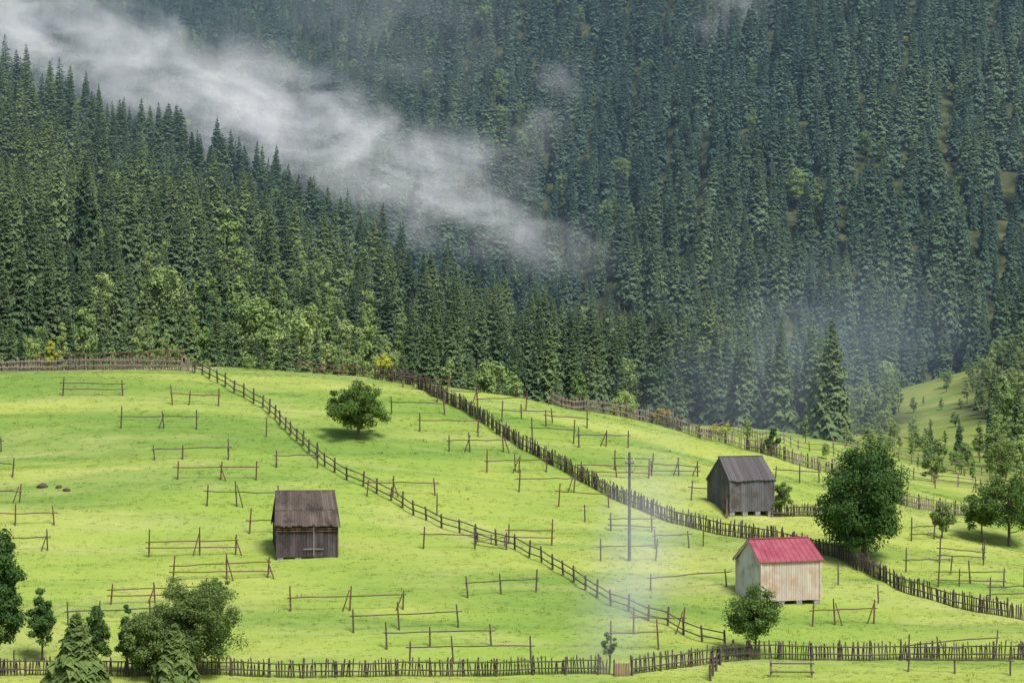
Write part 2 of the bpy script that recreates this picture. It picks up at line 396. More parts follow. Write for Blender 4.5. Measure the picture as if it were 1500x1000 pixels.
Hs=np.where(py_<400,rng.uniform(5,11,len(pts)),Hs)
Hb=rng.uniform(7,12,len(pts)); Hb=np.where(py_<400,rng.uniform(3.5,8,len(pts)),Hb)
rr_=px_>46
Hb=np.where(rr_&(py_<540),rng.uniform(3,7.5,len(pts)),Hb); Hs=np.where(rr_&(py_<520),rng.uniform(5,11,len(pts)),Hs)
lowb=insh&(px_<.168*py_)|inclr
Hb=np.where(lowb,rng.uniform(1.3,3.3,len(pts)),Hb); Hs=np.where(lowb,rng.uniform(2.5,5,len(pts)),Hs)
rot=rng.uniform(0,6.28,len(pts))
infr=np.abs(px_)<.1763*py_
order=np.argsort(py_); indiv=np.zeros(len(pts),bool); nb_=sum(1 for a in heroes if a[0]!='spruce'); nsp=ns
for k in order:
    if not infr[k]: continue
    if isb[k]:
        if nb_<290: indiv[k]=True; nb_+=1
    elif nsp<299: indiv[k]=True; nsp+=1
for k in np.where(indiv)[0]:
    if isb[k]: tree_copy('broadleaf',pts[k,0],pts[k,1],Hb[k],rot[k],'light green broadleaf tree at the forest edge','broadleaf trees at the forest edge',1.6 if lowb[k] else 1.0)
    else: tree_copy('spruce',pts[k,0],pts[k,1],Hs[k],rot[k],'dark green spruce in the dense forest','spruces at the forest edge')

def scatter(name,P,R,S,I,objs,label):
    col=bpy.data.collections.new(name+'_sources')
    for k,(nm,mesh_) in enumerate(objs):
        o=bpy.data.objects.new('%s_%02d'%(nm,k),mesh_); col.objects.link(o)
    me=bpy.data.meshes.new(name); me.vertices.add(len(P)); me.vertices.foreach_set('co',np.asarray(P,np.float32).ravel())
    a=me.attributes.new('rot','FLOAT_VECTOR','POINT'); a.data.foreach_set('vector',np.asarray(R,np.float32).ravel())
    a=me.attributes.new('scl','FLOAT_VECTOR','POINT'); a.data.foreach_set('vector',np.asarray(S,np.float32).ravel())
    a=me.attributes.new('idx','INT','POINT'); a.data.foreach_set('value',np.asarray(I,np.int32))
    me.update()
    o=obj(name,me); o['kind']='stuff'; o['label']=label
    ng=bpy.data.node_groups.new(name,'GeometryNodeTree')
    ng.interface.new_socket('Geometry',in_out='INPUT',socket_type='NodeSocketGeometry'); ng.interface.new_socket('Geometry',in_out='OUTPUT',socket_type='NodeSocketGeometry')
    N=ng.nodes; L=ng.links; gi=N.new('NodeGroupInput'); gout=N.new('NodeGroupOutput')
    iop=N.new('GeometryNodeInstanceOnPoints'); ci=N.new('GeometryNodeCollectionInfo'); ci.inputs['Collection'].default_value=col
    ci.inputs['Separate Children'].default_value=True; ci.inputs['Reset Children'].default_value=True
    def na(n,t):
        q=N.new('GeometryNodeInputNamedAttribute'); q.data_type=t; q.inputs['Name'].default_value=n; return q.outputs['Attribute']
    L.new(gi.outputs[0],iop.inputs['Points']); L.new(ci.outputs[0],iop.inputs['Instance']); iop.inputs['Pick Instance'].default_value=True
    L.new(na('idx','INT'),iop.inputs['Instance Index']); L.new(na('rot','FLOAT_VECTOR'),iop.inputs['Rotation']); L.new(na('scl','FLOAT_VECTOR'),iop.inputs['Scale'])
    L.new(iop.outputs[0],gout.inputs[0])
    md=o.modifiers.new('scatter','NODES'); md.node_group=ng
    return o
rest=~indiv
rp=np.column_stack([pts[rest],h(pts[rest,0],pts[rest,1])]); rb=isb[rest]
n=len(rp)
ii=np.where(rb,rng.integers(0,4,n),4+rng.integers(0,8,n))
ss=np.where(rb,Hb[rest]/14,Hs[rest]/22); wd=rng.uniform(.85,1.3,n)*np.where(lowb[rest],1.5,1)
S=np.column_stack([ss*wd,ss*wd,ss]); R=np.column_stack([rng.normal(0,.025,n),rng.normal(0,.025,n),rot[rest]])
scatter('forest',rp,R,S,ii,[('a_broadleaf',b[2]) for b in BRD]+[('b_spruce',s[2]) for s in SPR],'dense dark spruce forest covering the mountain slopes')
print('forest',n,'indiv',indiv.sum())

# ---- grass tufts
tufts=[]
for k in range(3):
    mb=MB(); r=random.Random(k)
    for i in range(16):
        a=r.random()*6.28; d=r.random()*.28; bx,by=math.cos(a)*d,math.sin(a)*d; H=r.uniform(.03,.085); w=.02; b=r.random()*6.28
        lx,ly=r.uniform(-.06,.06),r.uniform(-.06,.06)
        mb.add([(bx-math.cos(b)*w,by-math.sin(b)*w,-.02),(bx+math.cos(b)*w,by+math.sin(b)*w,-.02),(bx+lx,by+ly,H)],[(0,1,2)])
    tufts.append(('grass_tuft',mb.mesh('grass_tuft',[M['grass']])))
n=34000
gy=rng.uniform(183,300,n); gx=rng.uniform(-1,1,n)*(.1763*gy+2)
s=rng.uniform(.5,1.2,n)*(1+.9*(rng.random(n)<.02))
scatter('grass',np.column_stack([gx,gy,h(gx,gy)]),np.column_stack([np.zeros(n),np.zeros(n),rng.uniform(0,6.28,n)]),np.column_stack([s,s,s]),rng.integers(0,3,n),tufts,'short bright green meadow grass')

# ------------------------------------------------------------------ meadow trees
def leafy(name,u,v,wpx,hpx,mat,label,cat='tree',nc=45,nl=150,leaf=.17,basef=.12,cone=0,trunk=.14,r0=.24,seed=0,shell=.45,d0=165.0):
    p=G(u,v,d0); s=p.y/FPX; H=hpx*s; W=wpx*s*1.08
    vs,fs,c=leaf_arrays(seed,H,W,H*basef,nc,nl,leaf,cone,r0,shell)
    e=thing(name,p,label,cat)
    tb=trunk_mb(H*.75,trunk,c[:14],H*basef,seed)
    obj('trunk',tb.mesh('trunk',[M['bark']],True),e); obj('crown',mesh_from('crown',vs,fs,M[mat]),e)
    return e
leafy('broadleaf_tree',525,644,106,88,'leaf_dark','round dark green tree standing alone on the open meadow',nc=95,nl=220,leaf=.13,basef=.14,seed=1,trunk=.16,shell=.3,r0=.22)
leafy('broadleaf_tree',1265,826,140,188,'leaf_deep','large full dark green tree beside the picket fence',nc=140,nl=280,leaf=.17,basef=.03,seed=2,trunk=.25,r0=.23,shell=.35)
leafy('broadleaf_tree',1107,962,84,108,'leaf_dark','small round green tree beside the picket fence',nc=60,nl=190,leaf=.13,basef=.18,seed=3,trunk=.09,shell=.3)
leafy('sapling',893,985,26,60,'leaf_dark','thin sapling beside the picket fence',nc=16,nl=60,leaf=.12,basef=.35,seed=4,trunk=.04)
leafy('bush',1380,787,46,54,'leaf_mid','small round bush on the meadow',cat='bush',nc=34,nl=120,leaf=.14,basef=.1,seed=5,trunk=.07,shell=.3)
leafy('broadleaf_tree',1478,800,100,118,'leaf_dark','spreading dark green tree on the grassy slope',nc=64,nl=180,leaf=.16,basef=.12,seed=6,trunk=.15,shell=.3)
leafy('broadleaf_tree',1438,795,60,90,'leaf_dark','small green tree beside a larger one',nc=40,nl=130,leaf=.16,basef=.15,seed=7,trunk=.09,shell=.3)
leafy('bush',1143,758,38,60,'leaf_mid','green bush growing against the grey barn',cat='bush',nc=30,nl=110,leaf=.13,basef=.03,seed=8,trunk=.06,shell=.2)
leafy('bush',285,990,150,150,'leaf_mid','large olive green bush beside the picket fence',cat='bush',nc=160,nl=240,leaf=.12,basef=.01,seed=9,trunk=.1,r0=.19,shell=.25)
leafy('bush',222,994,96,108,'leaf_mid','olive green bush beside a larger bush',cat='bush',nc=90,nl=190,leaf=.12,basef=.01,seed=19,trunk=.08,shell=.25,r0=.2)
leafy('bush',318,900,40,66,'leaf_mid','small bush with a few upright shoots',cat='bush',nc=28,nl=90,leaf=.12,basef=.03,seed=20,trunk=.05)
leafy('broadleaf_tree',62,968,54,118,'leaf_deep','slender dark green young tree',nc=70,nl=140,leaf=.13,basef=.06,cone=.5,seed=10,trunk=.08,shell=.15,r0=.26)
leafy('broadleaf_tree',-5,992,108,246,'leaf_deep','tall dark green tree at the meadow corner',nc=130,nl=230,leaf=.15,basef=.02,cone=.45,seed=11,trunk=.15,shell=.25)
leafy('broadleaf_tree',140,988,60,112,'leaf_deep','slim green tree among the bushes',nc=64,nl=150,leaf=.12,basef=.03,cone=.6,seed=12,trunk=.07,shell=.15,r0=.26)
leafy('broadleaf_tree',185,988,44,108,'leaf_deep','slim dark tree with a pointed crown',nc=54,nl=140,leaf=.12,basef=.03,cone=.8,seed=13,trunk=.06,shell=.15,r0=.26)
def conifer(u,v,wpx,hpx,seed,label,mat='leaf_mid'):
    p=G(u,v); s=p.y/FPX; H=hpx*s
    vs,fs=spruce_arrays(seed,H,wpx*s/2,.10,15,.4,.95)
    e=thing('young_spruce',p,label,'tree'); tb=MB(); tb.cyl((0,0,-.3),(0,0,H*.95),.09,.02,7,0,False)
    v2,f2,_=leaf_arrays(seed,H*.92,wpx*s*.9,.05,90,110,.10,1.0,.15,.1)
    o=len(vs); vs=vs+[tuple(q) for q in v2]; fs=fs+[tuple(i+o for i in f) for f in f2]
    obj('trunk',tb.mesh('trunk',[M['bark']]),e); obj('crown',mesh_from('crown',vs,fs,M[mat]),e)
conifer(112,1010,116,112,31,'bushy young spruce with bright tips beside the fence')
conifer(256,1012,90,98,32,'low young spruce with bright tips beside a bush')
leafy('young_tree',75,526,28,46,'leaf_yellow','young yellow-green tree beside the picket fence',nc=24,nl=70,leaf=.17,basef=.1,cone=.6,seed=14,trunk=.05)
leafy('young_tree',562,545,30,38,'leaf_yellow','young yellow-green tree on the crest',nc=22,nl=70,leaf=.17,basef=.1,seed=15,trunk=.05)
leafy('bush',968,622,30,28,'leaf_orange','small yellowing bush beside the fence',cat='bush',nc=16,nl=60,leaf=.16,basef=.02,seed=16,trunk=.04)
leafy('bush',1056,640,36,28,'leaf_yellow','low yellow-green bush beyond the fence',cat='bush',nc=18,nl=60,leaf=.17,basef=.02,seed=17,trunk=.04)
leafy('bush',1132,668,30,46,'leaf_deep','dark upright bush beside the fence',cat='bush',nc=22,nl=80,leaf=.16,basef=.02,cone=.5,seed=18,trunk=.04)
leafy('bush',1365,705,42,40,'leaf_mid','green bush beyond the far fence',cat='bush',nc=24,nl=80,leaf=.18,basef=.02,seed=21,trunk=.04)
leafy('broadleaf_tree',1465,705,54,62,'leaf_mid','green tree beyond the far fence',nc=30,nl=100,leaf=.2,basef=.08,seed=22,trunk=.1)

# ------------------------------------------------------------------ fences
def walk(P,step,jit=0):
    out=[];P=[Vector((p.x,p.y)) for p in P]; carry=0
    for a,b in zip(P[:-1],P[1:]):
        L=(b-a).length; d=(b-a)/L; s=carry
        while s<L:
            q=a+d*s; out.append((q.x,q.y,d)); s+=step*(1+random.uniform(-jit,jit))
        carry=s-L
    return out
def cat(P,n=6):
    out=[]
    for i in range(len(P)-1):
        p0=P[max(0,i-1)];p1=P[i];p2=P[i+1];p3=P[min(len(P)-1,i+2)]
        for k in range(n):
            t=k/n; out.append(.5*((2*p1)+(p2-p0)*t+(2*p0-5*p1+4*p2-p3)*t*t+(3*p1-p0-3*p2+p3)*t**3))
    out.append(P[-1]); return out
def fence(pix,kind,label,Hh=1.25,pmat='wood',smat='wood',spacing=2.2,rails=(.45,1.0),pick=.17):
    P=cat([G(u,v) for u,v in pix]); base=P[0].copy()
    e=thing('picket_fence' if kind=='picket' else 'rail_fence',base,label,'fence')
    posts=walk(P,spacing,.1); L=lambda x,y,z=0:Vector((x,y,hz(x,y)+z))-base
    for k,(x,y,d) in enumerate(posts):
        mb=MB(); hh=Hh*random.uniform(.9,1.15); lx,ly=random.uniform(-.1,.1),random.uniform(-.08,.08)
        mb.cyl((0,0,-.3),(lx,ly,hh),.085,.07,6)
        mb.cyl((lx,ly,hh),(lx*1.02,ly*1.02,hh+.05),.07,.02,6)
        o=obj('post',mb.mesh('post',[M[pmat]]),e,L(x,y))
    for rz in rails:
        mb=MB()
        for a,b in zip(posts[:-1],posts[1:]):
            j=random.uniform(-.05,.05); d=(Vector(b[:2])-Vector(a[:2])).normalized(); off=Vector((d.y,-d.x,0))*.085
            n_=3; pp=[]
            for q in range(n_+1):
                t=-.04+1.08*q/n_; x=a[0]+(b[0]-a[0])*t; y=a[1]+(b[1]-a[1])*t; 
                zz=(hz(a[0],a[1])*(1-t)+hz(b[0],b[1])*t)
                pp.append(Vector((x,y,zz+rz*Hh/1.25+j))-base+off)
            for q in range(n_): mb.cyl(pp[q],pp[q+1],.05,.047,5)
        obj('rail',mb.mesh('rail',[M[smat]]),e)
    if kind=='picket':
        mb=MB()
        for x,y,d in walk(P,pick,.3):
            if random.random()<.05: continue
            hh=Hh*random.uniform(.74,1.16); w=random.uniform(.07,.12); o2=Vector((d.y,-d.x,0))*-.05
            b=L(x,y)+o2; sx=Vector((d.x,d.y,0))*w/2; n=Vector((d.y,-d.x,0))*.014; tl=Vector((d.x,d.y,0))*random.uniform(-.12,.12)
            z0=Vector((0,0,-.03)); z1=Vector((0,0,hh-.1))+tl; z2=Vector((0,0,hh))+tl
            vs=[b-sx-n+z0,b+sx-n+z0,b+sx-n+z1,b-n+z2,b-sx-n+z1, b-sx+n+z0,b+sx+n+z0,b+sx+n+z1,b+n+z2,b-sx+n+z1]
            mb.add(vs,[(4,3,2,1,0),(5,6,7,8,9),(0,1,6,5),(1,2,7,6),(2,3,8,7),(3,4,9,8),(4,0,5,9)])
        obj('slats',mb.mesh('slats',[M[smat]]),e)
    return e
fence([(285,546),(340,575),(390,602),(440,650),(490,692),(560,728),(620,760),(690,787),(750,803),(790,822),(835,848),(880,880),(930,902),(975,915),(1020,938),(1070,950)],'rail','weathered two-rail fence running down across the meadow slope',1.15,spacing=1.85)
fence([(436,543),(480,545),(548,552)],'rail','reddish rail fence along the meadow crest',1.1,'woodbrown','woodbrown',spacing=2.0)
fence([(550,556),(605,566),(650,588),(700,616),(745,645),(790,672),(850,706),(900,732),(960,757),(1020,776),(1100,790),(1180,808),(1240,826),(1300,856),(1360,878),(1430,897),(1505,910)],'picket','long grey picket fence winding down across the meadow',1.25,'wood','wood',pick=.15)
fence([(808,590),(860,599),(910,606),(960,620),(1010,638),(1090,658),(1150,676),(1230,698),(1290,725),(1340,745),(1420,756),(1505,770)],'picket','grey picket fence along the meadow crest',1.25,'wood','woodlight')
fence([(985,622),(1050,632),(1150,650),(1230,672),(1330,700),(1430,716),(1505,730)],'rail','pale rail fence beyond the crest',1.3,'woodlight','woodlight',spacing=2.6)
fence([(1220,655),(1300,672),(1400,690),(1500,700)],'rail','pale rail fence along a far grass strip',1.3,'woodlight','woodlight',spacing=2.8)
fence([(-10,546),(80,543),(170,542),(283,545)],'picket','pale bleached picket fence on the hilltop',1.15,'woodlight','woodlight')
fence([(60,525),(200,526),(280,531)],'rail','rail fence on the hilltop behind the pickets',1.7,'woodbrown','woodbrown',spacing=2.6,rails=(.75,1.15))
fence([(-8,990),(60,990),(200,992),(345,990),(500,992),(700,992),(893,990)],'picket','dark picket fence along the foot of the meadow',1.15,'wood','wood',pick=.19)
fence([(926,988),(1000,979),(1070,970),(1115,966),(1200,968),(1300,967),(1400,968),(1505,967)],'picket','grey picket fence along the lower meadow edge',1.2,'wood','wood',pick=.19)
fence([(1130,758),(1170,757),(1212,757)],'picket','short grey picket fence beside the grey barn',1.0,'wood','wood')
fence([(1130,992),(1250,992)],'rail','short low rail fence in the lower field',1.1,'woodlight','wood',spacing=2.6)
fence([(1075,960),(1052,978),(1040,1000)],'rail','short rail fence turning off the picket fence',1.0,'wood','wood',spacing=1.5)

def gate(u,v,u2,v2,label):
    a=G(u,v); b=G(u2,v2); e=thing('wooden_gate',a,label,'gate'); d=(b-a)
    for k in (0,1):
        mb=MB(); mb.cyl((0,0,-.3),(0,0,1.25),.07,.06,7); obj('post',mb.mesh('post',[M['wood']]),e,d*k)
    mb=MB()
    for z in (.3,.6,.9): mb.beam(Vector((0,-.07,z)),d+Vector((0,-.07,z)),.1,.035,0)
    mb.beam(d*.03+Vector((0,-.11,.3)),d*.97+Vector((0,-.11,.9)),.08,.03,0)
    for t in (.06,.5,.94): mb.beam(d*t+Vector((0,-.15,.22)),d*t+Vector((0,-.15,1.0)),.09,.03,0,(0,1,0))
    obj('gate_leaf',mb.mesh('gate_leaf',[M['wood']]),e)
gate(697,798,742,806,'plank gate beside the rail fence on the meadow')
p=G(913,990); e=thing('plank_gate',p,'small orange-brown plank gate in the picket fence','gate')
mb=MB()
for k in range(6): mb.box((-.45+k*.16,0,.42+.02*(k%2)),(.14,.03,.85))
obj('gate_leaf',mb.mesh('gate_leaf',[woodmat('orange_plank',(.16,.09,.055),(.30,.19,.12))]),e)
for k in(-.6,.6):
    mb=MB(); mb.cyl((0,.06,-.3),(0,.06,1.1),.07,.06,6); obj('post',mb.mesh('post',[M['wood']]),e,(k,0,0))

# ------------------------------------------------------------------ hay racks
racks=[(92,580,180,580,2,2),(177,628,288,630,3,1),(253,594,320,595,3,1),(227,674,335,674,3,1),(260,704,375,704,3,1),(-14,662,2,662,2,1),(-20,700,18,700,2,1),
(303,742,410,744,3,1),(-20,736,28,736,2,1),(-10,771,80,769,3,1),(10,808,70,806,2,1),(218,816,345,813,3,2),(253,852,392,848,3,2),(365,782,402,784,2,1),
(162,886,300,882,3,2),(100,917,220,913,3,1),(426,896,590,893,3,1),(518,928,672,920,3,1),(567,952,720,946,3,1),(405,686,465,686,2,1),(620,804,696,804,2,1),
(600,972,778,972,3,1),(537,727,638,727,3,1),(574,607,652,609,2,1),(615,632,700,634,2,1),(658,662,738,662,3,1),(713,692,800,692,3,1),(735,618,810,620,3,1),
(700,602,770,602,2,1),(780,645,840,650,2,1),(848,656,920,656,3,1),(760,722,840,722,2,1),(818,742,892,744,2,1),(850,702,950,702,3,2),(955,698,1022,698,3,2),
(895,778,955,779,2,2),(880,822,960,822,2,1),(745,797,808,799,2,2),(686,876,785,868,3,1),(953,866,1065,860,2,1),(1012,733,1050,733,2,1),(1190,918,1280,914,3,1),
(1330,968,1458,957,3,1),(1327,838,1392,840,2,1),(1374,860,1470,860,3,2),(1376,826,1440,828,2,2),(1450,880,1510,876,2,2),(1335,793,1368,790,2,2),(895,952,965,952,2,1),
(1135,705,1200,708,3,1),(640,590,700,592,2,1),(800,625,860,628,2,1),(960,805,1010,803,2,1),(1370,715,1430,722,2,1),(928,930,1000,930,2,1),(900,688,955,690,2,1),(1330,985,1480,990,3,1),(590,568,655,572,2,1)]
for k,(u1,v1,u2,v2,npst,nr) in enumerate(racks):
    a=G(u1,v1);b=G(u2,v2); d=b-a
    if abs(d.y)>14: b=Vector((a.x+d.x,a.y+math.copysign(14,d.y),0)); b.z=hz(b.x,b.y); d=b-a
    braced=random.random()<.3
    e=thing('hay_rack',a,('weathered pole hay rack with three uprights on the grass' if npst==3 else 'weathered pole hay rack with two uprights on the grass'),'hay rack','hay-drying racks on the meadow')
    hh=random.uniform(1.35,1.75); m_='woodbrown' if random.random()<.45 else 'wood'
    ts=[0,1] if npst==2 else [0,random.uniform(.35,.6),1]
    for t in ts:
        q=a+d*t; q.z=hz(q.x,q.y); mb=MB(); H=hh*random.uniform(.8,1.25)
        mb.cyl((0,0,-.3),(random.uniform(-.18,.18),random.uniform(-.1,.1),H),.068,.05,6)
        obj('pole',mb.mesh('pole',[M[m_]]),e,q-a)
        if (braced and t not in (0,)) or (npst==3 and t not in(0,1) and random.random()<.4):
            mb=MB(); s_=random.choice((-1,1)); xx=q.x+s_*.5; mb.cyl((s_*.5,-.14,hz(xx,q.y-.12)-q.z-.1),(0,-.12,H*.85),.05,.04,6); obj('brace',mb.mesh('brace',[M[m_]]),e,q-a)
    for r_ in range(nr):
        mb=MB(); f=(.68,.34)[r_]+random.uniform(-.05,.05); ex=.25/max(1,d.length); n_=6; j=[random.uniform(-.04,.04) for _ in range(n_+1)]; tl=random.uniform(-.08,.08)
        for i in range(n_):
            t0=-ex+(1+2*ex)*i/n_; t1=-ex+(1+2*ex)*(i+1)/n_
            mb.cyl(d*t0+Vector((0,-.10,hh*f+j[i]+tl*(t0-.5)*2)),d*t1+Vector((0,-.10,hh*f+j[i+1]+tl*(t1-.5)*2)),.047,.044,5)
        obj('rail',mb.mesh('rail',[M[m_]]),e)
stakes=[(1228,856),(1287,884),(857,764),(335,672),(1060,700),(700,640),(1405,860),(1030,800),(755,690),(1500,860),(1440,820),(640,755),(1320,965),(1215,795),(390,640),(20,985)]
for u,v in stakes:
    p=G(u,v); e=thing('wooden_stake',p,'single weathered wooden stake standing in the grass','stake','stakes on the meadow'); mb=MB(); mb.cyl((0,0,-.3),(random.uniform(-.08,.08),0,random.uniform(1.2,1.8)),.06,.045,6); mb.cyl((0,-.05,.8),(.25,-.06,.9),.025,.02,5)
    obj('pole',mb.mesh('pole',[M['wood']]),e)

# ------------------------------------------------------------------ utility pole
p=G(922,822); s=p.y/FPX; H=159*s
e=thing('utility_pole',p,'tall grey power pole with insulators standing on the meadow','utility pole')
mb=MB(); mb.cyl((0,0,-.5),(0,0,H),.13,.09,12); obj('shaft',mb.mesh('shaft',[M['concrete']],False),e)
for z,w in ((H-.8,.62),(H-1.5,.5)):
    mb=MB(); mb.box((0,-.14,z),(w*2*.55,.09,.11)); obj('crossarm',mb.mesh('crossarm',[M['wood']]),e)
    for sx in(-1,1):
        mb=MB(); x=sx*w*.48; mb.cyl((x,-.14,z+.05),(x,-.14,z+.15),.03,.03,6)
        for i,(r0,r1) in enumerate(((.07,.085),(.085,.06),(.07,.075),(.06,.04))): mb.cyl((x,-.14,z+.15+i*.06),(x,-.14,z+.21+i*.06),r0,r1,10)
        obj('insulator',mb.mesh('insulator',[M['porcelain']]),e)

# ------------------------------------------------------------------ huts
def boards(mb,x0,x1,hf,axis,pos,outs,w=.2,mi=0,z0=0.0,rag=.03):
    x=x0
    while x<x1-.02:
        ww=min(w*random.uniform(.8,1.2),x1-x); a=x+.008; b=x+ww-.008
        th=.03+random.uniform(0,.014); za=z0-random.uniform(0,rag); ha,hb=hf(a),hf(b)
        i,o=pos,pos+outs*th
        if axis=='x': vs=[(a,i,za),(b,i,za),(b,i,hb),(a,i,ha),(a,o,za),(b,o,za),(b,o,hb),(a,o,ha)]
        else: vs=[(i,a,za),(i,b,za),(i,b,hb),(i,a,ha),(o,a,za),(o,b,za),(o,b,hb),(o,a,ha)]
        mb.add(vs,[(0,1,2,3),(7,6,5,4),(0,4,5,1),(1,5,6,2),(2,6,7,3),(3,7,4,0)],mi); x+=ww
def hut(u,v,W,D,wh,rise,yaw,label,wallm,gablem,roofm,style,lift=.25,ov=.3,ovs=.25,tp=.07):
    p=G(u,v); 
    e=thing('wooden_hut',p+Vector((0,0,0)),label,'hut',None,yaw)
    p0=lift
    c=Vector((math.sin(yaw),-math.cos(yaw)))*(D/2); e.location=(p.x-c.x,p.y-c.y,hz(p.x,p.y))
    fw=MB(); boards(fw,-W/2,W/2,lambda x:p0+wh,'x',-D/2,-1,.2,0,p0); boards(fw,-W/2,W/2,lambda x:p0+wh,'x',D/2,1,.2,0,p0)
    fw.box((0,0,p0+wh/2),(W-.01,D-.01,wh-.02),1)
    obj('wall',fw.mesh('wall',[M[wallm],M['darkin']]),e)
    gh=lambda y:p0+wh+rise*(1-abs(y)/(D/2))-.05
    for sx in(-1,1):
        gw=MB(); boards(gw,-D/2,D/2,gh,'y',sx*W/2,sx,.2,0,p0)
        k=.02; xx=sx*(W/2-k)
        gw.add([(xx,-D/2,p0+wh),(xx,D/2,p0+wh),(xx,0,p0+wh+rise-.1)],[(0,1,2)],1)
        obj('gable_wall',gw.mesh('gable_wall',[M[gablem],M['darkin']]),e)
    cp=MB()
    for sx in(-1,1):
        for sy in(-1,1): cp.box((sx*(W/2+.05),sy*(D/2+.05),p0+wh/2),(.12,.12,wh-.02))
    obj('corner_posts',cp.mesh('corner_posts',[M[wallm]]),e)
    rf=MB(); sl=math.hypot(D/2,rise); ny,nz=rise/sl,(D/2)/sl
    RW=W/2+ovs; ext=ov/(D/2)
    def rp(x,t,off,sy):
        return Vector((x*(1-tp+tp*min(1,t)),sy*(t*D/2+ny*off),p0+wh+rise*(1-t)+nz*off+.04))
    if style=='metal':
        for sy in(-1,1):
            a=[rp(-RW,0,0,sy),rp(RW,0,0,sy),rp(RW,1+ext,0,sy),rp(-RW,1+ext,0,sy)]; b=[q+Vector((0,0,.05)) for q in a]
            rf.add(a+b,[(0,1,2,3),(7,6,5,4),(0,4,5,1),(1,5,6,2),(2,6,7,3),(3,7,4,0)])
            n_=int(2*RW/.42)
            for i in range(n_+1):
                x=-RW+2*RW*i/n_; rf.beam(rp(x,0.0,.052,sy),rp(x,1+ext,.052,sy),.035,.018,0,(1,0,0))
        rf.beam(rp(-RW,0,.1,1)*1,rp(RW,0,.1,1),.3,.06)
    else:
        crs=[(0,.62,.07),(.5,1+ext,.03)] if style=='shingle' else [(0,1+ext,.04)]
        for sy in(-1,1):
            for t0,t1,off in crs:
                x=-RW
                while x<RW-.02:
                    ww=min(random.uniform(.16,.24),RW-x); a_,b_=x+.006,x+ww-.006; te=t1+random.uniform(-.03,.05)
                    o0=off+random.uniform(0,.015)
                    q=[rp(a_,t0,o0,sy),rp(b_,t0,o0,sy),rp(b_,te,o0,sy),rp(a_,te,o0,sy)]; r=[w+Vector((0,ny*sy*.03,nz*.03)) for w in q]
                    rf.add(q+r,[(0,1,2,3),(7,6,5,4),(0,4,5,1),(1,5,6,2),(2,6,7,3),(3,7,4,0)]); x+=ww
        rf.cyl(rp(-RW-.05,0,.12,1),rp(RW+.05,0,.12,1),.07,.07,7)
        for sy in(-1,1):
            q=[rp(-RW+.04,0,-.01,sy),rp(RW-.04,0,-.01,sy),rp(RW-.04,1+ext*.9,-.01,sy),rp(-RW+.04,1+ext*.9,-.01,sy)]
            rf.add(q,[(0,1,2,3)])
    obj('roof',rf.mesh('roof',[M[roofm]]),e)
    bb=MB()
    for sx in(-1,1):
        for sy in(-1,1):
            a=rp(sx*(RW-.03),0,-.06,sy); b=rp(sx*(RW-.03),1+ext,-.06,sy); bb.beam(a,b,.05,.12)
    obj('bargeboard',bb.mesh('bargeboard',[M[roofm if style!='metal' else wallm]]),e)
    fs=MB()
    for sx in(-1,-.33,.33,1):
        for sy in(-1,1):
            fs.box((sx*(W/2-.2),sy*(D/2-.2),p0/2-.45),(.45,.4,p0+.86))
    obj('foundation',fs.mesh('foundation',[M['stone']]),e)
    return e
s=G(448,820).y/FPX
h1=hut(450,818,87*s,4.0,2.55,2.1,math.radians(8),'dark grey plank hut with brown shingle roof on the meadow','wall1','wall1','roof1','shingle',lift=.12,tp=.10)
W1=87*s
mb=MB()
for k in range(4): mb.beam((-W1/2-.02,-2.0-.09,2.05+k*.17),(W1/2+.02,-2.0-.09,2.05+k*.17),.15,.09)
obj('log_course',mb.mesh('log_course',[M['log']]),h1)
mb=MB(); 
for k in range(6): mb.box((.05+k*.2,-2.07,1.05),(.185,.03,1.85))
dr=obj('door',mb.mesh('door',[M['wall1']]),h1)
mb=MB(); mb.box((.48,-2.16,1.35),(.06,.03,2.3)); mb.box((.45,-2.19,.72),(1.5,.03,.05)); obj('crossbar',mb.mesh('crossbar',[M['white']]),dr)
s=G(1098,757).y/FPX; yw=math.radians(24)
h2=hut(1101,757,65*s/math.cos(yw),27*s/ math.sin(yw),54*s-.45,29*s+.1,yw,'blue-grey plank barn with grey board roof on stone supports','wall2','wall2','roof2','board',lift=.42,ov=.15,ovs=.2)
mb=MB(); mb.beam((-2.7,-2.5,-.3),(-2.05,-1.5,1.7),.1,.06); mb.beam((-2.5,-2.5,-.3),(-2.05,-1.2,1.3),.12,.05); obj('prop',mb.mesh('prop',[M['woodbrown']]),h2)
s=G(1158,885).y/FPX; yw=math.radians(25)
h3=hut(1158,886,89*s/math.cos(yw),30*s/math.sin(yw),59*s,28*s,yw,'pale plank hut with red metal roof on stone base','wall3','wall3g','red','metal',lift=.3,ov=.2,ovs=.3)

for u,v,sx in ((62,714,.5),(98,720,.35),(86,716,.3)):
    p=G(u,v); mb=MB(); r=random.Random(u)
    n1,n2=8,5; vs=[];
    for j in range(n2+1):
        for i in range(n1):
            a=6.283*i/n1; b=math.pi*j/n2; k=sx*r.uniform(.8,1.15); vs.append((math.cos(a)*math.sin(b)*k,math.sin(a)*math.sin(b)*k*.7,math.cos(b)*k*.5+.05))
    fs=[(j*n1+i,j*n1+(i+1)%n1,(j+1)*n1+(i+1)%n1,(j+1)*n1+i) for j in range(n2) for i in range(n1)]
    mb.add(vs,fs); o=obj('rock',mb.mesh('rock',[M['bark']],True),None,p); o['label']='small dark rock lying in the meadow grass'; o['category']='rock'

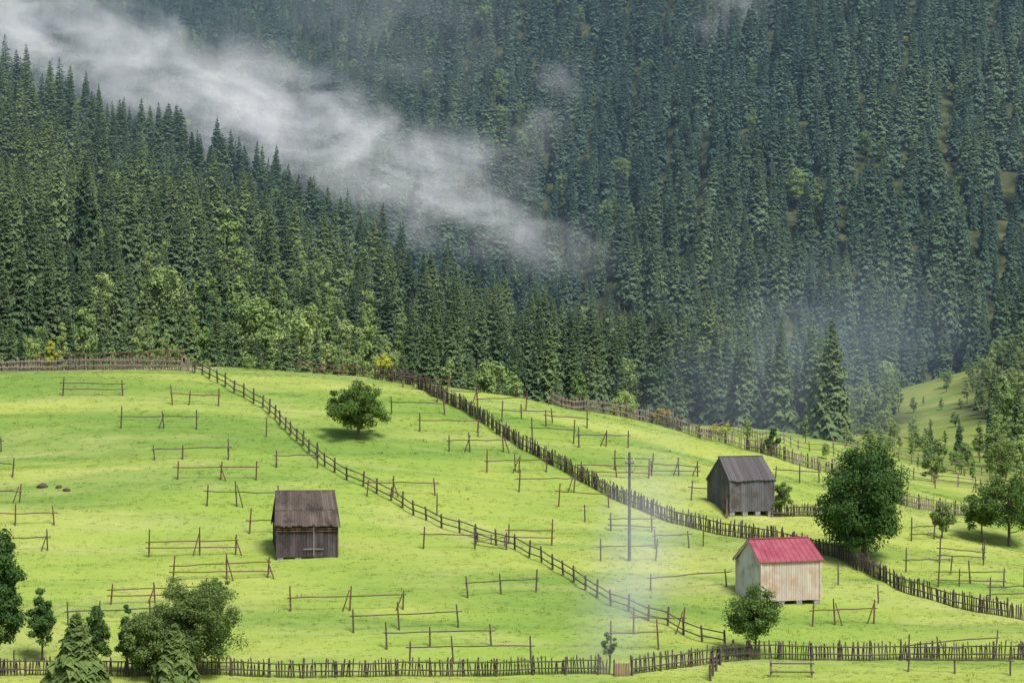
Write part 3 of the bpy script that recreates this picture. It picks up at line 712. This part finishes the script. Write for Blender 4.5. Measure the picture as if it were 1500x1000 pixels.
# ------------------------------------------------------------------ mist (scattering volumes with added glow)
def mist(name,A,B,hy,hz_,dens,nscale,thr,soft,label,color=(.93,.96,1.0),dist=.6,detail=5,bite=.24,glow=.45,seed=0,stretch=.45):
    A=Vector(A);B=Vector(B); ax=(B-A); L=ax.length/2; ax.normalize(); up=Vector((0,0,1)); sd=up.cross(ax)
    if sd.length<1e-3: sd=Vector((1,0,0))
    sd.normalize(); u2=ax.cross(sd)
    mb=MB(); mb.box((0,0,0),(2,2,2)); m,nt,N,Lk=newmat(name)
    me=mb.mesh(name,[m]); o=obj(name,me)
    Mx=Matrix((ax,sd,u2)).transposed().to_4x4() @ Matrix.Diagonal((L,hy,hz_,1)); Mx.translation=(A+B)/2; o.matrix_world=Mx
    o['kind']='stuff'; o['label']=label
    tc=N.new('ShaderNodeTexCoord'); sp_=N.new('ShaderNodeSeparateXYZ'); Lk.new(tc.outputs['Object'],sp_.inputs[0])
    x,y,z=sp_.outputs; sq=lambda q:math_(nt,'MULTIPLY',q,q)
    x2=sq(x); r2=math_(nt,'ADD',math_(nt,'ADD',sq(y),sq(z)),sq(x2)); fall=math_(nt,'SUBTRACT',1,r2,clamp=True)
    nz=noise(nt,vmap(nt,tc.outputs['Object'],(L*stretch,hy*.6,hz_),(0,0,0),(seed*7.1,seed*3.3,0)),nscale,detail,.68,dist)
    q=math_(nt,'ADD',nz,math_(nt,'MULTIPLY',math_(nt,'SUBTRACT',fall,1),bite))
    d=mrange(nt,q,thr,thr+soft); d=math_(nt,'MULTIPLY',math_(nt,'POWER',d,1.4),fall); d=math_(nt,'MULTIPLY',d,dens)
    vs=N.new('ShaderNodeVolumeScatter'); vs.inputs['Color'].default_value=(*color,1); Lk.new(d,vs.inputs['Density'])
    em=N.new('ShaderNodeEmission'); em.inputs[0].default_value=(*color,1); Lk.new(math_(nt,'MULTIPLY',d,glow),em.inputs[1])  # added emission whitens the volume, standing in for multiple scattering
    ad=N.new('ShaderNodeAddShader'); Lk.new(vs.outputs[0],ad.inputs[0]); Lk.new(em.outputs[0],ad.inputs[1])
    out=N.new('ShaderNodeOutputMaterial'); Lk.new(ad.outputs[0],out.inputs['Volume'])
    return o
def W(u,v,d): return ((u-750)/FPX*d,d,(500-v)/FPX*d)
ml='white mist drifting along the forested slope'
mist('mist',W(-260,-90,960),W(600,250,760),28,29,.034,.085,.38,.32,ml,seed=1,glow=.68)
mist('mist',W(240,95,830),W(935,395,595),20,21,.034,.095,.38,.32,ml,seed=2,glow=.72)
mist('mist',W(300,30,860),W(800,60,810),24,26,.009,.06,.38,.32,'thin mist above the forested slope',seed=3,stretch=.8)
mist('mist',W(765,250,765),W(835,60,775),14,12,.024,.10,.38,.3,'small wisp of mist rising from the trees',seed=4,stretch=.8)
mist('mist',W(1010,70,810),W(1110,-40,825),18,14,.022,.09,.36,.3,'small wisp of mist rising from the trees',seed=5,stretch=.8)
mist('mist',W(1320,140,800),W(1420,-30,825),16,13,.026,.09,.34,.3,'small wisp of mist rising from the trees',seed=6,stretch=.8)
mist('smoke',W(1000,700,380),W(1330,400,480),30,24,.008,.06,.28,.42,'thin bluish smoke in front of the forest',(.68,.84,1.0),glow=.15,seed=7,stretch=.8)
mist('smoke',W(860,1060,184),W(1000,620,218),4,10,.05,.16,.28,.42,'faint smoke drifting over the meadow',glow=.3,seed=8,stretch=.8)
m,nt,N,Lk=newmat('haze'); vs=N.new('ShaderNodeVolumeScatter'); vs.inputs['Color'].default_value=(.50,.76,1,1); vs.inputs['Density'].default_value=.00024
out=N.new('ShaderNodeOutputMaterial'); Lk.new(vs.outputs[0],out.inputs['Volume'])
mb=MB(); mb.box((0,950,150),(900,1120,420)); o=obj('haze',mb.mesh('haze',[m])); o['kind']='stuff'; o['label']='thin bluish haze over the forested mountain'

# ------------------------------------------------------------------ light, world, camera
el=math.radians(56); azr=math.radians(146)
w=bpy.data.worlds.new('World'); scene.world=w; w.use_nodes=True; nt=w.node_tree; nt.nodes.clear()
st=nt.nodes.new('ShaderNodeTexSky'); st.sky_type='NISHITA'; st.sun_disc=False; st.sun_elevation=el; st.sun_rotation=azr; st.air_density=1.0; st.dust_density=2.5
bg=nt.nodes.new('ShaderNodeBackground'); bg.inputs[1].default_value=.15; ow=nt.nodes.new('ShaderNodeOutputWorld')
nt.links.new(st.outputs[0],bg.inputs[0]); nt.links.new(bg.outputs[0],ow.inputs[0])
ld=bpy.data.lights.new('sun','SUN'); ld.energy=4.2; ld.angle=math.radians(16); ld.color=(1,.97,.93)
so=bpy.data.objects.new('sun',ld); COL.objects.link(so)
sd=Vector((math.sin(azr)*math.cos(el),math.cos(azr)*math.cos(el),math.sin(el))); so.rotation_euler=sd.to_track_quat('Z','Y').to_euler(); so.location=(60,-60,120)
cd=bpy.data.cameras.new('camera'); cd.sensor_width=36; cd.lens=FPX*36/1500; cd.clip_end=8000; cd.clip_start=.5
co=bpy.data.objects.new('camera',cd); COL.objects.link(co); co.location=(0,0,0); co.rotation_euler=(math.radians(90),0,0); scene.camera=co
scene.view_settings.view_transform='Standard'; scene.view_settings.look='None'; scene.view_settings.exposure=0
